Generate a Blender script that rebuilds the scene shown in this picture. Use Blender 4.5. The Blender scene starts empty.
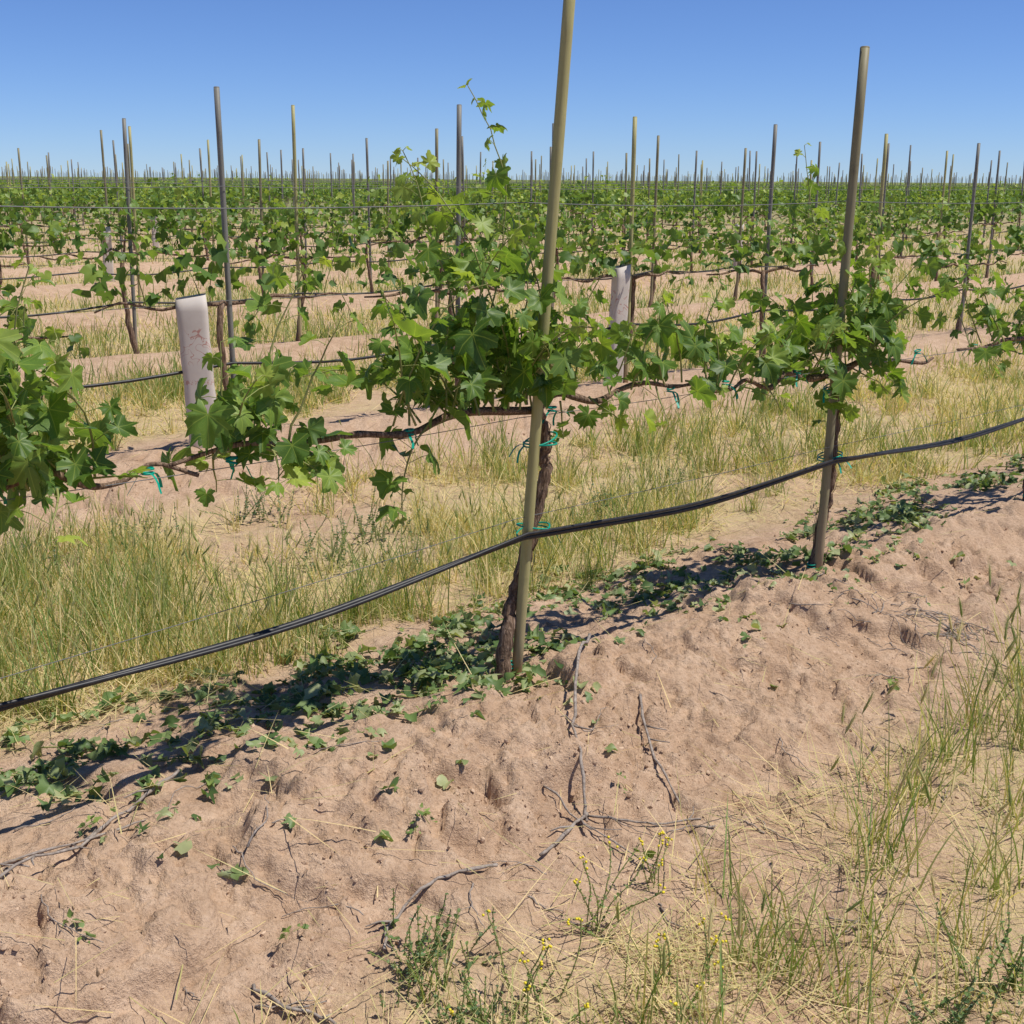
import bpy, math, random
import numpy as np
from mathutils import Matrix, Vector

rng = np.random.default_rng(7)
random.seed(7)
scene = bpy.context.scene
scene.view_settings.view_transform = 'Standard'
scene.view_settings.look = 'None'
scene.view_settings.exposure = 0

ND = np.array([-.676, .737])      # across rows
DD = np.array([.737, .676])       # along rows
ROWANG = math.atan2(.676, .737)
R0 = 2.96; RS = 4.12

# ------------------------------------------------------------------ noise
def _h(ix, iy, seed):
    h = (ix.astype(np.int64) * 374761393 + iy.astype(np.int64) * 668265263 + seed * 974634777) & 0xffffffff
    h = ((h ^ (h >> 13)) * 1274126177) & 0xffffffff
    return ((h ^ (h >> 16)) & 0xffffff) / float(0xffffff)
def vn(x, y, seed=0):
    ix = np.floor(x); iy = np.floor(y)
    fx = x - ix; fy = y - iy
    fx = fx * fx * fx * (fx * (fx * 6 - 15) + 10); fy = fy * fy * fy * (fy * (fy * 6 - 15) + 10)
    a = _h(ix, iy, seed); b = _h(ix + 1, iy, seed); c = _h(ix, iy + 1, seed); d = _h(ix + 1, iy + 1, seed)
    return (a * (1 - fx) + b * fx) * (1 - fy) + (c * (1 - fx) + d * fx) * fy
def fbm(x, y, oct=3, seed=0):
    s = 0; a = .5; t = 0
    for i in range(oct):
        ca, sa = math.cos(.6 * i + .3), math.sin(.6 * i + .3)
        s = s + a * vn((x * ca - y * sa) * 2 ** i, (x * sa + y * ca) * 2 ** i, seed + i * 13); t += a; a *= .5
    return s / t

def wcoord(x, y):
    r = x * ND[0] + y * ND[1]
    w = (r - R0 + RS / 2) % RS - RS / 2
    return w
PX = [-2.06, -1.3, -.95, -.62, -.38, -.2, -.05, .1, .35, .7, 1.2, 2.06]
PZ = [0.0, .0, .025, .085, .155, .19, .175, .15, .11, .05, 0, 0]
def prof(w):
    w = np.clip(w, -2.06, 2.06)
    return (np.interp(w - .07, PX, PZ) + np.interp(w, PX, PZ) + np.interp(w + .07, PX, PZ)) / 3
def cell(x, y, seed):
    ix = np.floor(x); iy = np.floor(y)
    f1 = np.full(x.shape, 9.); f2 = np.full(x.shape, 9.); hv = np.zeros(x.shape)
    for dx in (-1, 0, 1):
        for dy in (-1, 0, 1):
            cx = ix + dx; cy = iy + dy
            px = cx + _h(cx, cy, seed); py = cy + _h(cx, cy, seed + 5)
            d = np.hypot(px - x, py - y)
            near = d < f1
            f2 = np.where(near, f1, np.minimum(f2, d)); hv = np.where(near, _h(cx, cy, seed + 9), hv); f1 = np.where(near, d, f1)
    return f1, f2, hv
def H(x, y, fine=True):
    x = np.asarray(x, float); y = np.asarray(y, float)
    s = x * DD[0] + y * DD[1]
    d = np.hypot(x, y)
    w = wcoord(x, y) + .16 * (fbm(s * .9, y * 0 + 3.3, 2, 5) - .5) + .1 * (vn(x * 3, y * 3, 9) - .5)
    b = prof(w)
    bf = np.clip((60 - d) / 30, 0, 1)
    z = b * bf + .06 * (1 - bf)
    z = z + .05 * (fbm(x * .8, y * .8, 3, 21) - .5)
    if fine:
        f = np.clip((14 - d) / 8, 0, 1)
        rough = .45 + .9 * np.exp(-((w + .5) / .38) ** 2) + .35 * np.exp(-((w) / .3) ** 2)
        wx = x + .06 * (fbm(x * 7, y * 7, 3, 3) - .5); wy = y + .06 * (fbm(x * 7 + 7, y * 7, 3, 4) - .5)
        pm = np.clip(vn(x * 2.2, y * 2.2, 63) * 2.8 - .8, .15, 1)
        n = fbm(wx * 3.0, wy * 3.0, 3, 31)
        z = z + f * .022 * np.tanh((n - .52) * 40) * rough
        n2 = fbm(wx * 6.5 + 5, wy * 6.5, 4, 37)
        z = z + f * .010 * np.tanh((n2 - .53) * 40) * rough
        z = z + f * .022 * (fbm(x * 5, y * 5, 4, 41) - .5) * rough
        z = z + f * .012 * (1 - np.abs(2 * fbm(x * 24, y * 24, 3, 51) - 1) - .6) * rough * (.4 + pm)
        z = z + f * .006 * vn(x * 50, y * 50, 61) * rough
        f1, f2, hv = cell(wx * 24, wy * 24, 65)
        z = z + f * .020 * np.clip(hv - .5, 0, 1) * np.clip((f2 - f1) * 5, 0, 1) * rough * pm * 1.5
        f1, f2, hv = cell(wx * 12, wy * 12, 66)
        z = z + f * .034 * np.clip(hv - .72, 0, 1) * np.clip((f2 - f1) * 5, 0, 1) * rough * pm * 1.5
        f1, f2, hv = cell(wx * 5.0, wy * 5.0, 75)
        z = z - f * .016 * np.clip(1 - (f2 - f1) * 18, 0, 1) * rough * pm
    return z

# ------------------------------------------------------------------ mesh builder
def make_mesh(name, chunks, mats, smooth=True):
    V = []; LV = []; LS = []; MI = []; T = []; UV = []
    vo = 0; lo = 0
    for c in chunks:
        v = np.asarray(c['v'], float); n = len(v)
        if n == 0: continue
        V.append(v)
        t = c.get('t'); T.append(np.full(n, .5) if t is None else np.broadcast_to(t, (n,)).astype(float))
        uv = c.get('uv'); UV.append(np.zeros((n, 2)) if uv is None else uv)
        for f in c['f']:
            f = np.asarray(f)
            if len(f) == 0: continue
            k = f.shape[1]
            LV.append((f + vo).ravel()); LS.append(lo + np.arange(len(f)) * k); lo += f.size
            MI.append(np.full(len(f), c.get('m', 0)))
        vo += n
    V = np.concatenate(V); LV = np.concatenate(LV); LS = np.concatenate(LS); MI = np.concatenate(MI)
    T = np.concatenate(T); UV = np.concatenate(UV)
    me = bpy.data.meshes.new(name)
    me.vertices.add(len(V)); me.vertices.foreach_set('co', V.astype(np.float32).ravel())
    me.loops.add(len(LV)); me.loops.foreach_set('vertex_index', LV.astype(np.int32))
    me.polygons.add(len(LS)); me.polygons.foreach_set('loop_start', LS.astype(np.int32))
    me.polygons.foreach_set('material_index', MI.astype(np.int32))
    me.update(calc_edges=True)
    me.polygons.foreach_set('use_smooth', np.full(len(LS), smooth))
    a = me.attributes.new('tint', 'FLOAT', 'POINT'); a.data.foreach_set('value', T.astype(np.float32))
    ul = me.uv_layers.new(name='UVMap'); ul.data.foreach_set('uv', UV[LV].astype(np.float32).ravel())
    for m in mats: me.materials.append(m)
    me.validate()
    return me
def add_obj(name, me, parent=None, loc=(0, 0, 0), rotz=0, scale=(1, 1, 1)):
    o = bpy.data.objects.new(name, me)
    scene.collection.objects.link(o)
    o.location = loc; o.rotation_euler = (0, 0, rotz); o.scale = scale
    if parent: o.parent = parent
    return o
def empty(name, loc=(0, 0, 0), rotz=0):
    return add_obj(name, None, None, loc, rotz)

def bake(tv, tf, mats, pos, m=0, tint=.5, uv=None):
    K = len(pos)
    if tv.ndim == 2: tv = np.broadcast_to(tv, (K,) + tv.shape)
    N = tv.shape[1]
    v = np.einsum('kij,knj->kni', mats, tv) + pos[:, None, :]
    off = (np.arange(K) * N)
    fs = [(np.asarray(f)[None] + off[:, None, None]).reshape(-1, np.asarray(f).shape[1]) for f in tf if len(f)]
    t = np.repeat(np.broadcast_to(tint, (K,)), N)
    u = None if uv is None else np.tile(uv, (K, 1))
    return dict(v=v.reshape(-1, 3), f=fs, m=m, t=t, uv=u)

def tube(pts, rad, seg=8, rough=0, m=0, tint=.5, rs=0, cap=True):
    pts = np.asarray(pts, float); n = len(pts)
    rad = np.broadcast_to(rad, (n,)).astype(float)
    tg = np.gradient(pts, axis=0); tg /= np.linalg.norm(tg, axis=1)[:, None] + 1e-9
    ref = np.array([0, 0, 1.]) if abs(tg[0][2]) < .9 else np.array([1., 0, 0])
    u = np.cross(tg[0], ref); u /= np.linalg.norm(u)
    V = []; rr = np.random.default_rng(rs)
    ang = np.arange(seg) * 2 * math.pi / seg
    ridge = 1 + rough * (rr.random(seg) - .5) * 2
    for i in range(n):
        u = u - tg[i] * u.dot(tg[i]); u /= np.linalg.norm(u) + 1e-9
        w = np.cross(tg[i], u)
        ridge = 1 + (ridge - 1) * .8 + rough * .6 * (rr.random(seg) - .5)
        r = rad[i] * ridge
        V.append(pts[i] + np.cos(ang)[:, None] * u * r[:, None] + np.sin(ang)[:, None] * w * r[:, None])
    V = np.concatenate(V)
    i = np.arange(n - 1)[:, None] * seg; j = np.arange(seg)[None]; j2 = (j + 1) % seg
    q = np.stack([i + j, i + j2, i + seg + j2, i + seg + j], -1).reshape(-1, 4)
    fs = [q]
    if cap:
        fs.append(np.array([list(range(seg))[::-1], list(range((n - 1) * seg, n * seg))]))
    return dict(v=V, f=fs, m=m, t=tint)

def smooth_path(pts, n=8):
    pts = np.asarray(pts, float); P = np.vstack([2 * pts[0] - pts[1], pts, 2 * pts[-1] - pts[-2]])
    out = []
    for i in range(1, len(P) - 2):
        for t in np.arange(n) / n:
            out.append(.5 * ((2 * P[i]) + (-P[i - 1] + P[i + 1]) * t + (2 * P[i - 1] - 5 * P[i] + 4 * P[i + 1] - P[i + 2]) * t * t + (-P[i - 1] + 3 * P[i] - 3 * P[i + 1] + P[i + 2]) * t ** 3))
    out.append(P[-2]); return np.array(out)

# ------------------------------------------------------------------ materials
def newmat(name):
    m = bpy.data.materials.new(name); m.use_nodes = True
    nt = m.node_tree; nt.nodes.clear()
    out = nt.nodes.new('ShaderNodeOutputMaterial')
    return m, nt, out
def noise(nt, scale, detail=4, rough=.6, vec=None, dist=0):
    n = nt.nodes.new('ShaderNodeTexNoise'); n.inputs['Scale'].default_value = scale
    n.inputs['Detail'].default_value = detail; n.inputs['Roughness'].default_value = rough
    n.inputs['Distortion'].default_value = dist
    if vec is not None: nt.links.new(vec, n.inputs['Vector'])
    return n.outputs['Fac']
def ramp(nt, fac, stops):
    r = nt.nodes.new('ShaderNodeValToRGB'); nt.links.new(fac, r.inputs[0])
    el = r.color_ramp.elements
    while len(el) > len(stops): el.remove(el[-1])
    while len(el) < len(stops): el.new(.5)
    for e, (p, c) in zip(el, stops):
        e.position = p; e.color = (c, c, c, 1) if isinstance(c, (int, float)) else (*c, 1)
    return r.outputs[0]
def math_(nt, op, a, b=None, c=None):
    n = nt.nodes.new('ShaderNodeMath'); n.operation = op
    for i, v in enumerate((a, b, c)):
        if v is None: continue
        if isinstance(v, (int, float)): n.inputs[i].default_value = v
        else: nt.links.new(v, n.inputs[i])
    return n.outputs[0]
def mixc(nt, fac, a, b, blend='MIX'):
    n = nt.nodes.new('ShaderNodeMix'); n.data_type = 'RGBA'; n.blend_type = blend
    for s, v in ((0, fac), (6, a), (7, b)):
        if isinstance(v, (int, float)): n.inputs[s].default_value = v
        elif isinstance(v, tuple): n.inputs[s].default_value = (*v, 1)
        else: nt.links.new(v, n.inputs[s])
    return n.outputs[2]
def bsdf(nt, out, col, rough=.7, bump=None, bstr=.5, bdist=.01, spec=.3, metal=0):
    p = nt.nodes.new('ShaderNodeBsdfPrincipled')
    if isinstance(col, tuple): p.inputs['Base Color'].default_value = (*col, 1)
    else: nt.links.new(col, p.inputs['Base Color'])
    if isinstance(rough, (int, float)): p.inputs['Roughness'].default_value = rough
    else: nt.links.new(rough, p.inputs['Roughness'])
    p.inputs['Specular IOR Level'].default_value = spec
    p.inputs['Metallic'].default_value = metal
    if bump is not None:
        b = nt.nodes.new('ShaderNodeBump'); b.inputs['Strength'].default_value = bstr; b.inputs['Distance'].default_value = bdist
        nt.links.new(bump, b.inputs['Height']); nt.links.new(b.outputs[0], p.inputs['Normal'])
    nt.links.new(p.outputs[0], out.inputs[0])
    return p
def attr(nt, name='tint'):
    a = nt.nodes.new('ShaderNodeAttribute'); a.attribute_name = name; return a.outputs['Fac']

m_ground, nt, out = newmat('dirt')
geo = nt.nodes.new('ShaderNodeNewGeometry'); P = geo.outputs['Position']
n1 = noise(nt, 1.1, 3, .6, P); n2 = noise(nt, 9, 4, .65, P); n3 = noise(nt, 75, 4, .75, P)
c1 = ramp(nt, n2, [(.25, (.37, .232, .142)), (.5, (.50, .335, .218)), (.75, (.64, .46, .32))])
c2 = mixc(nt, math_(nt, 'MULTIPLY', ramp(nt, n1, [(.35, 0.), (.65, 1.)]), .45), c1, (.60, .43, .295))
c3 = mixc(nt, math_(nt, 'MULTIPLY', ramp(nt, n3, [(.35, 1.), (.52, 0.)]), .5), c2, (.27, .165, .10))
c3 = mixc(nt, math_(nt, 'MULTIPLY', ramp(nt, n3, [(.58, 0.), (.75, 1.)]), .4), c3, (.74, .57, .42))
t = attr(nt)
strawn = noise(nt, 26, 4, .75, P)
straw = math_(nt, 'MULTIPLY', t, ramp(nt, strawn, [(.36, 0.), (.54, 1.)]))
c4 = mixc(nt, math_(nt, 'MULTIPLY', straw, .85), c3, (.54, .43, .22))
a2 = attr(nt, 'far')
c5 = mixc(nt, math_(nt, 'MULTIPLY', a2, ramp(nt, n1, [(.3, .65), (.7, 1.)])), c4, (.14, .19, .055))
bsdf(nt, out, c5, .95, n3, 1., .013, .1)

def leafmat(name, dark, mid, light, transl=.35, veins=True, rough=.5):
    m, nt, out = newmat(name)
    t = attr(nt)
    g = nt.nodes.new('ShaderNodeNewGeometry')
    rnd = g.outputs['Random Per Island']
    f = math_(nt, 'ADD', t, math_(nt, 'MULTIPLY', math_(nt, 'SUBTRACT', rnd, .5), .4))
    col = ramp(nt, f, [(0., dark), (.5, mid), (1., light)])
    if veins:
        col = mixc(nt, math_(nt, 'MULTIPLY', ramp(nt, noise(nt, 30, 2, .6, g.outputs['Position']), [(.3, 0.), (.7, 1.)]), .3), col, tuple(c * .62 for c in mid))
        uv = nt.nodes.new('ShaderNodeUVMap'); sep = nt.nodes.new('ShaderNodeSeparateXYZ'); nt.links.new(uv.outputs[0], sep.inputs[0])
        x, y = sep.outputs[0], sep.outputs[1]
        th = math_(nt, 'ARCTAN2', x, y)
        r = math_(nt, 'SQRT', math_(nt, 'ADD', math_(nt, 'MULTIPLY', x, x), math_(nt, 'MULTIPLY', y, y)))
        s = math_(nt, 'ABSOLUTE', math_(nt, 'SINE', math_(nt, 'MULTIPLY', th, 180 / 52)))
        dd = math_(nt, 'MULTIPLY', s, r)
        mk = ramp(nt, dd, [(0., 1.), (.07, 0.)])
        s2 = math_(nt, 'ABSOLUTE', math_(nt, 'SINE', math_(nt, 'ADD', math_(nt, 'MULTIPLY', r, 19.), math_(nt, 'MULTIPLY', s, -9.))))
        mk2 = ramp(nt, s2, [(0., .4), (.2, 0.)])
        mk = math_(nt, 'MAXIMUM', mk, mk2)
        col = mixc(nt, math_(nt, 'MULTIPLY', mk, .5), col, tuple(min(1, c * 1.3) for c in light))
    col = mixc(nt, math_(nt, 'MULTIPLY', g.outputs['Backfacing'], .35), col, tuple((a + .5 * b) for a, b in zip(mid, (.1, .1, .1))))
    p = nt.nodes.new('ShaderNodeBsdfPrincipled'); nt.links.new(col, p.inputs['Base Color'])
    p.inputs['Roughness'].default_value = rough; p.inputs['Specular IOR Level'].default_value = .4
    tr = nt.nodes.new('ShaderNodeBsdfTranslucent')
    tc = mixc(nt, 1., col, (1.8, 1.75, .65), 'MULTIPLY'); nt.links.new(tc, tr.inputs[0])
    mx = nt.nodes.new('ShaderNodeMixShader'); mx.inputs[0].default_value = transl
    nt.links.new(p.outputs[0], mx.inputs[1]); nt.links.new(tr.outputs[0], mx.inputs[2]); nt.links.new(mx.outputs[0], out.inputs[0])
    return m
m_leaf = leafmat('grape_leaf', (.050, .115, .016), (.135, .24, .034), (.37, .45, .08), .38)
m_leaf_far = leafmat('grape_leaf_far', (.048, .11, .018), (.13, .225, .036), (.35, .43, .08), .35, veins=False)
m_weed = leafmat('weed_leaf', (.09, .15, .075), (.13, .21, .06), (.25, .33, .08), .3, veins=False)
m_sucker = leafmat('cut_shoot_leaf', (.06, .11, .03), (.14, .22, .06), (.36, .39, .19), .25, veins=False)
m_grass = leafmat('grass_blade', (.12, .22, .04), (.28, .33, .10), (.72, .585, .31), .3, False, .6)
m_flower = newmat('yellow_flower'); bsdf(m_flower[1], m_flower[2], (.75, .6, .03), .6); m_flower = m_flower[0]

m_bark, nt, out = newmat('vine_bark')
tc = nt.nodes.new('ShaderNodeTexCoord'); mp = nt.nodes.new('ShaderNodeMapping'); mp.inputs['Scale'].default_value = (1, 1, .12)
nt.links.new(tc.outputs['Object'], mp.inputs[0])
b1 = noise(nt, 120, 4, .7, mp.outputs[0], .4)
cb = ramp(nt, b1, [(.3, (.06, .036, .026)), (.5, (.20, .13, .085)), (.7, (.44, .31, .225))])
bsdf(nt, out, cb, .9, b1, 1., .012, .1)
m_twig, nt, out = newmat('dry_twig')
g = nt.nodes.new('ShaderNodeNewGeometry')
b1 = noise(nt, 60, 3, .7, g.outputs['Position'])
bsdf(nt, out, ramp(nt, b1, [(.3, (.17, .135, .11)), (.7, (.40, .34, .29))]), .9, b1, .5, .003, .1)
m_stem, nt, out = newmat('green_shoot'); bsdf(nt, out, mixc(nt, attr(nt), (.12, .08, .04), (.30, .33, .10)), .6)

def stakemat(name, ca, cb_):
    m, nt, out = newmat(name)
    tc = nt.nodes.new('ShaderNodeTexCoord'); mp = nt.nodes.new('ShaderNodeMapping'); mp.inputs['Scale'].default_value = (1, 1, .08)
    nt.links.new(tc.outputs['Object'], mp.inputs[0])
    a = noise(nt, 60, 4, .7, mp.outputs[0]); b = noise(nt, 7, 4, .65, tc.outputs['Object'])
    col = mixc(nt, ramp(nt, a, [(.3, 0.), (.7, 1.)]), ca, cb_)
    col = mixc(nt, ramp(nt, b, [(.55, 0.), (.7, .5)]), col, tuple(c * .55 for c in ca))
    sp = nt.nodes.new('ShaderNodeSeparateXYZ'); nt.links.new(tc.outputs['Object'], sp.inputs[0])
    dust = ramp(nt, sp.outputs[2], [(.0, .7), (.35, 0.)])
    col = mixc(nt, dust, col, (.42, .29, .19))
    bsdf(nt, out, col, .55, a, .3, .002, .3)
    return m
m_stake_k = stakemat('khaki_stake', (.32, .29, .115), (.42, .385, .175))
m_stake_g = stakemat('grey_stake', (.15, .145, .125), (.24, .23, .195))
m_stake_b = stakemat('olive_stake', (.19, .165, .09), (.28, .25, .14))
m_hose, nt, out = newmat('black_hose')
g = nt.nodes.new('ShaderNodeNewGeometry')
bsdf(nt, out, mixc(nt, ramp(nt, noise(nt, 40, 3, .6, g.outputs['Position']), [(.4, 0.), (.75, .4)]), (.010, .010, .011), (.07, .06, .05)), .45, spec=.4)
m_wire, nt, out = newmat('steel_wire'); bsdf(nt, out, (.16, .16, .16), .6, metal=.3)
m_tie, nt, out = newmat('green_tie'); bsdf(nt, out, (.0, .30, .20), .4)
m_tube, nt, out = newmat('grow_tube_card')
tc = nt.nodes.new('ShaderNodeTexCoord'); O = tc.outputs['Object']
sp = nt.nodes.new('ShaderNodeSeparateXYZ'); nt.links.new(O, sp.inputs[0])
w1 = noise(nt, 13, 1, .5, O, 1.0)
mk = ramp(nt, w1, [(.485, 0.), (.495, 1.), (.51, 1.), (.52, 0.)])
band = ramp(nt, sp.outputs[2], [(.54, 0.), (.56, 1.), (.76, 1.), (.78, 0.)])
w2 = noise(nt, 95, 1, .5, O, .5)
mk2 = ramp(nt, w2, [(.54, 0.), (.58, .8)]); band2 = ramp(nt, sp.outputs[2], [(.42, 0.), (.425, 1.), (.45, 1.), (.455, 0.)])
mk = math_(nt, 'MAXIMUM', math_(nt, 'MULTIPLY', mk, band), math_(nt, 'MULTIPLY', mk2, band2))
col = mixc(nt, math_(nt, 'MULTIPLY', mk, .8), (.62, .57, .51), (.40, .12, .10))
dirt = math_(nt, 'MULTIPLY', ramp(nt, sp.outputs[2], [(.0, 1.), (.3, .4)]), noise(nt, 12, 4, .7, O))
col = mixc(nt, dirt, col, (.42, .29, .19))
bsdf(nt, out, col, .7)

# ------------------------------------------------------------------ terrain
def axis(lo, hi, step, r, far_lo, far_hi):
    mid = list(np.arange(lo, hi, step))
    a = []; p = mid[-1]; st = step
    while p < far_hi:
        st *= r if p < 120 else 1.12; p += st; a.append(p)
    b = []; p = mid[0]; st = step
    while p > far_lo:
        st *= r if p > -120 else 1.12; p -= st; b.append(p)
    return np.array(b[::-1] + mid + a)
xs = axis(-2.4, 3.0, .0105, 1.026, -4000, 4000)
ys = axis(1.9, 5.2, .0105, 1.026, -60, 6000)
X, Y = np.meshgrid(xs, ys)
Z = H(X, Y)
far = np.hypot(X, Y)
Z = Z * np.clip((400 - far) / 300, 0, 1)
nx, ny = len(xs), len(ys)
ii = (np.arange(ny - 1)[:, None] * nx + np.arange(nx - 1)[None])
quads = np.stack([ii, ii + 1, ii + nx + 1, ii + nx], -1).reshape(-1, 4)
W = wcoord(X, Y)
def alley(w):
    return np.where(w < 0, np.clip((-w - .8) / .3, 0, 1), np.clip((w - .7) / .4, 0, 1))
al = alley(W)
fade = np.clip((far - 30) / 40, 0, 1)
RR = X * ND[0] + Y * ND[1]
tint = (al * np.clip(fbm(X * 1.3, Y * 1.3, 3, 71) * 2.4 - np.where(RR > R0, .4, .8), 0, 1)) * (1 - fade) + .6 * fade
me = make_mesh('ground', [dict(v=np.stack([X, Y, Z], -1).reshape(-1, 3), f=[quads], t=tint.ravel())], [m_ground])
a = me.attributes.new('far', 'FLOAT', 'POINT'); a.data.foreach_set('value', np.clip(.2 * al * (RR > 7) + (far - 30) / 80, 0, 1).astype(np.float32).ravel())
add_obj('ground', me)
print('ground verts', len(me.vertices))

# ------------------------------------------------------------------ clods
phi = (1 + 5 ** .5) / 2
ico = np.array([(-1, phi, 0), (1, phi, 0), (-1, -phi, 0), (1, -phi, 0), (0, -1, phi), (0, 1, phi), (0, -1, -phi), (0, 1, -phi), (phi, 0, -1), (phi, 0, 1), (-phi, 0, -1), (-phi, 0, 1)]) / 1.9
icof = np.array([(0, 11, 5), (0, 5, 1), (0, 1, 7), (0, 7, 10), (0, 10, 11), (1, 5, 9), (5, 11, 4), (11, 10, 2), (10, 7, 6), (7, 1, 8), (3, 9, 4), (3, 4, 2), (3, 2, 6), (3, 6, 8), (3, 8, 9), (4, 9, 5), (2, 4, 11), (6, 2, 10), (8, 6, 7), (9, 8, 1)])
def randrot(K, r):
    q = r.normal(size=(K, 4)); q /= np.linalg.norm(q, axis=1)[:, None]
    a, b, c, d = q.T
    return np.stack([np.stack([1 - 2 * (c * c + d * d), 2 * (b * c - a * d), 2 * (b * d + a * c)], -1),
                     np.stack([2 * (b * c + a * d), 1 - 2 * (b * b + d * d), 2 * (c * d - a * b)], -1),
                     np.stack([2 * (b * d - a * c), 2 * (c * d + a * b), 1 - 2 * (b * b + c * c)], -1)], 1)
def sample(K, dmin, dmax, ang=38):
    d = dmin * (dmax / dmin) ** rng.random(K)
    th = np.radians(rng.uniform(-ang, ang, K))
    return d * np.sin(th), d * np.cos(th), d
x, y, d = sample(80000, 1.8, 10)
w = wcoord(x, y)
keep = rng.random(len(x)) < (.2 + .9 * np.exp(-((w + .5) / .4) ** 2)) * np.clip(vn(x * 2.5, y * 2.5, 81) * 2.4 - .8, .06, 1)
x, y, d = x[keep], y[keep], d[keep]
K = len(x)
sz = .0016 + .009 * rng.random(K) ** 7 + .0004 * d * rng.random(K)
tv = ico[None] * (1 + .6 * (rng.random((K, 12, 1)) - .5)) * sz[:, None, None] * np.array([1, .8, .55])
ch = bake(tv, [icof], randrot(K, rng), np.stack([x, y, H(x, y) - sz * .15], -1), tint=0.)
m_clod, nt, out = newmat('clod'); g = nt.nodes.new('ShaderNodeNewGeometry')
bsdf(nt, out, ramp(nt, g.outputs['Random Per Island'], [(0., (.36, .235, .15)), (1., (.58, .42, .29))]), .95, spec=.1)
add_obj('dirt_clods', make_mesh('dirt_clods', [ch], [m_clod], False))

# ------------------------------------------------------------------ leaf templates
def leaf_template(nang, inner=True):
    th = np.linspace(-166, 166, nang)
    env = np.interp(np.abs(th), [0, 26, 52, 80, 104, 130, 150, 166], [1, .93, .95, .86, .84, .72, .58, .3])
    R = env * (.88 + .12 * np.cos(2 * np.pi * th / 52))
    if inner: R = R * (1 + .05 * np.where(np.arange(nang) % 2 == 0, 1, -1))
    a = np.radians(th)
    crest = (1 - np.cos(2 * np.pi * th / 52)) / 2
    o = np.stack([np.sin(a) * R, np.cos(a) * R, crest * .09 * R], -1)
    if inner:
        i_ = np.stack([np.sin(a) * R * .5, np.cos(a) * R * .5, crest * .10 * R * .5], -1)
        v = np.vstack([[[0, 0, 0]], i_, o])
        k = np.arange(nang - 1)
        f = [np.stack([k * 0, k + 2, k + 1], -1), np.stack([k + 1, k + 2, k + 2 + nang, k + 1 + nang], -1)]
    else:
        v = np.vstack([[[0, 0, 0]], o]); k = np.arange(nang - 1); f = [np.stack([k * 0, k + 2, k + 1], -1)]
    return v, f
LT_HI = leaf_template(39); LT_MID = leaf_template(15, False); LT_LO = leaf_template(8, False)
def orient(tip, nor):
    tip = tip / (np.linalg.norm(tip, axis=1)[:, None] + 1e-9)
    x = np.cross(tip, nor); x /= np.linalg.norm(x, axis=1)[:, None] + 1e-9
    z = np.cross(x, tip)
    return np.stack([x, tip, z], -1)
def leaves_chunk(pos, tip, nor, size, tint, T, r, m=0, cup=None, crumple=.12, tatter=.13, narrow=(.7, 1.12)):
    pos = np.array(pos); tip = np.array(tip); nor = np.array(nor); size = np.array(size); tint = np.array(tint)
    K = len(pos); tv, tf = T
    v = np.broadcast_to(tv, (K,) + tv.shape).copy()
    nO = (len(tv) - 1) // 2 if len(tv) > 40 else len(tv) - 1
    tt = 1 - tatter * r.random((K, nO)) ** 2 * 2
    big = (r.random((K, nO)) < .07); tt = np.where(big, tt * r.uniform(.45, .85, (K, nO)), tt)
    v[:, -nO:, :] *= tt[..., None]
    rho2 = v[..., 0] ** 2 + v[..., 1] ** 2
    c = r.uniform(-.1, .65, K) if cup is None else r.uniform(*cup, K)
    fold = r.uniform(-.1, .65, K)
    v[..., 2] += -c[:, None] * rho2 + fold[:, None] * np.abs(v[..., 0])
    ph = r.uniform(0, 6.28, (K, 1)); ph2 = r.uniform(0, 6.28, (K, 1))
    v[..., 2] += crumple * np.sin(v[..., 0] * 4.2 + ph) * np.sqrt(rho2) + crumple * np.sin(v[..., 1] * 4.6 + ph2) * np.sqrt(rho2)
    v[..., 0] *= r.uniform(*narrow, (K, 1))
    v *= size[:, None, None]
    return bake(v, tf, orient(tip, nor), pos, m, tint, tv[:, :2])

class Acc:
    def __init__(s): s.p = []; s.t = []; s.n = []; s.s = []; s.c = []; s.stems = []
    def leaf(s, p, t, n, sz, c): s.p.append(p); s.t.append(t); s.n.append(n); s.s.append(sz); s.c.append(c)

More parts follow.
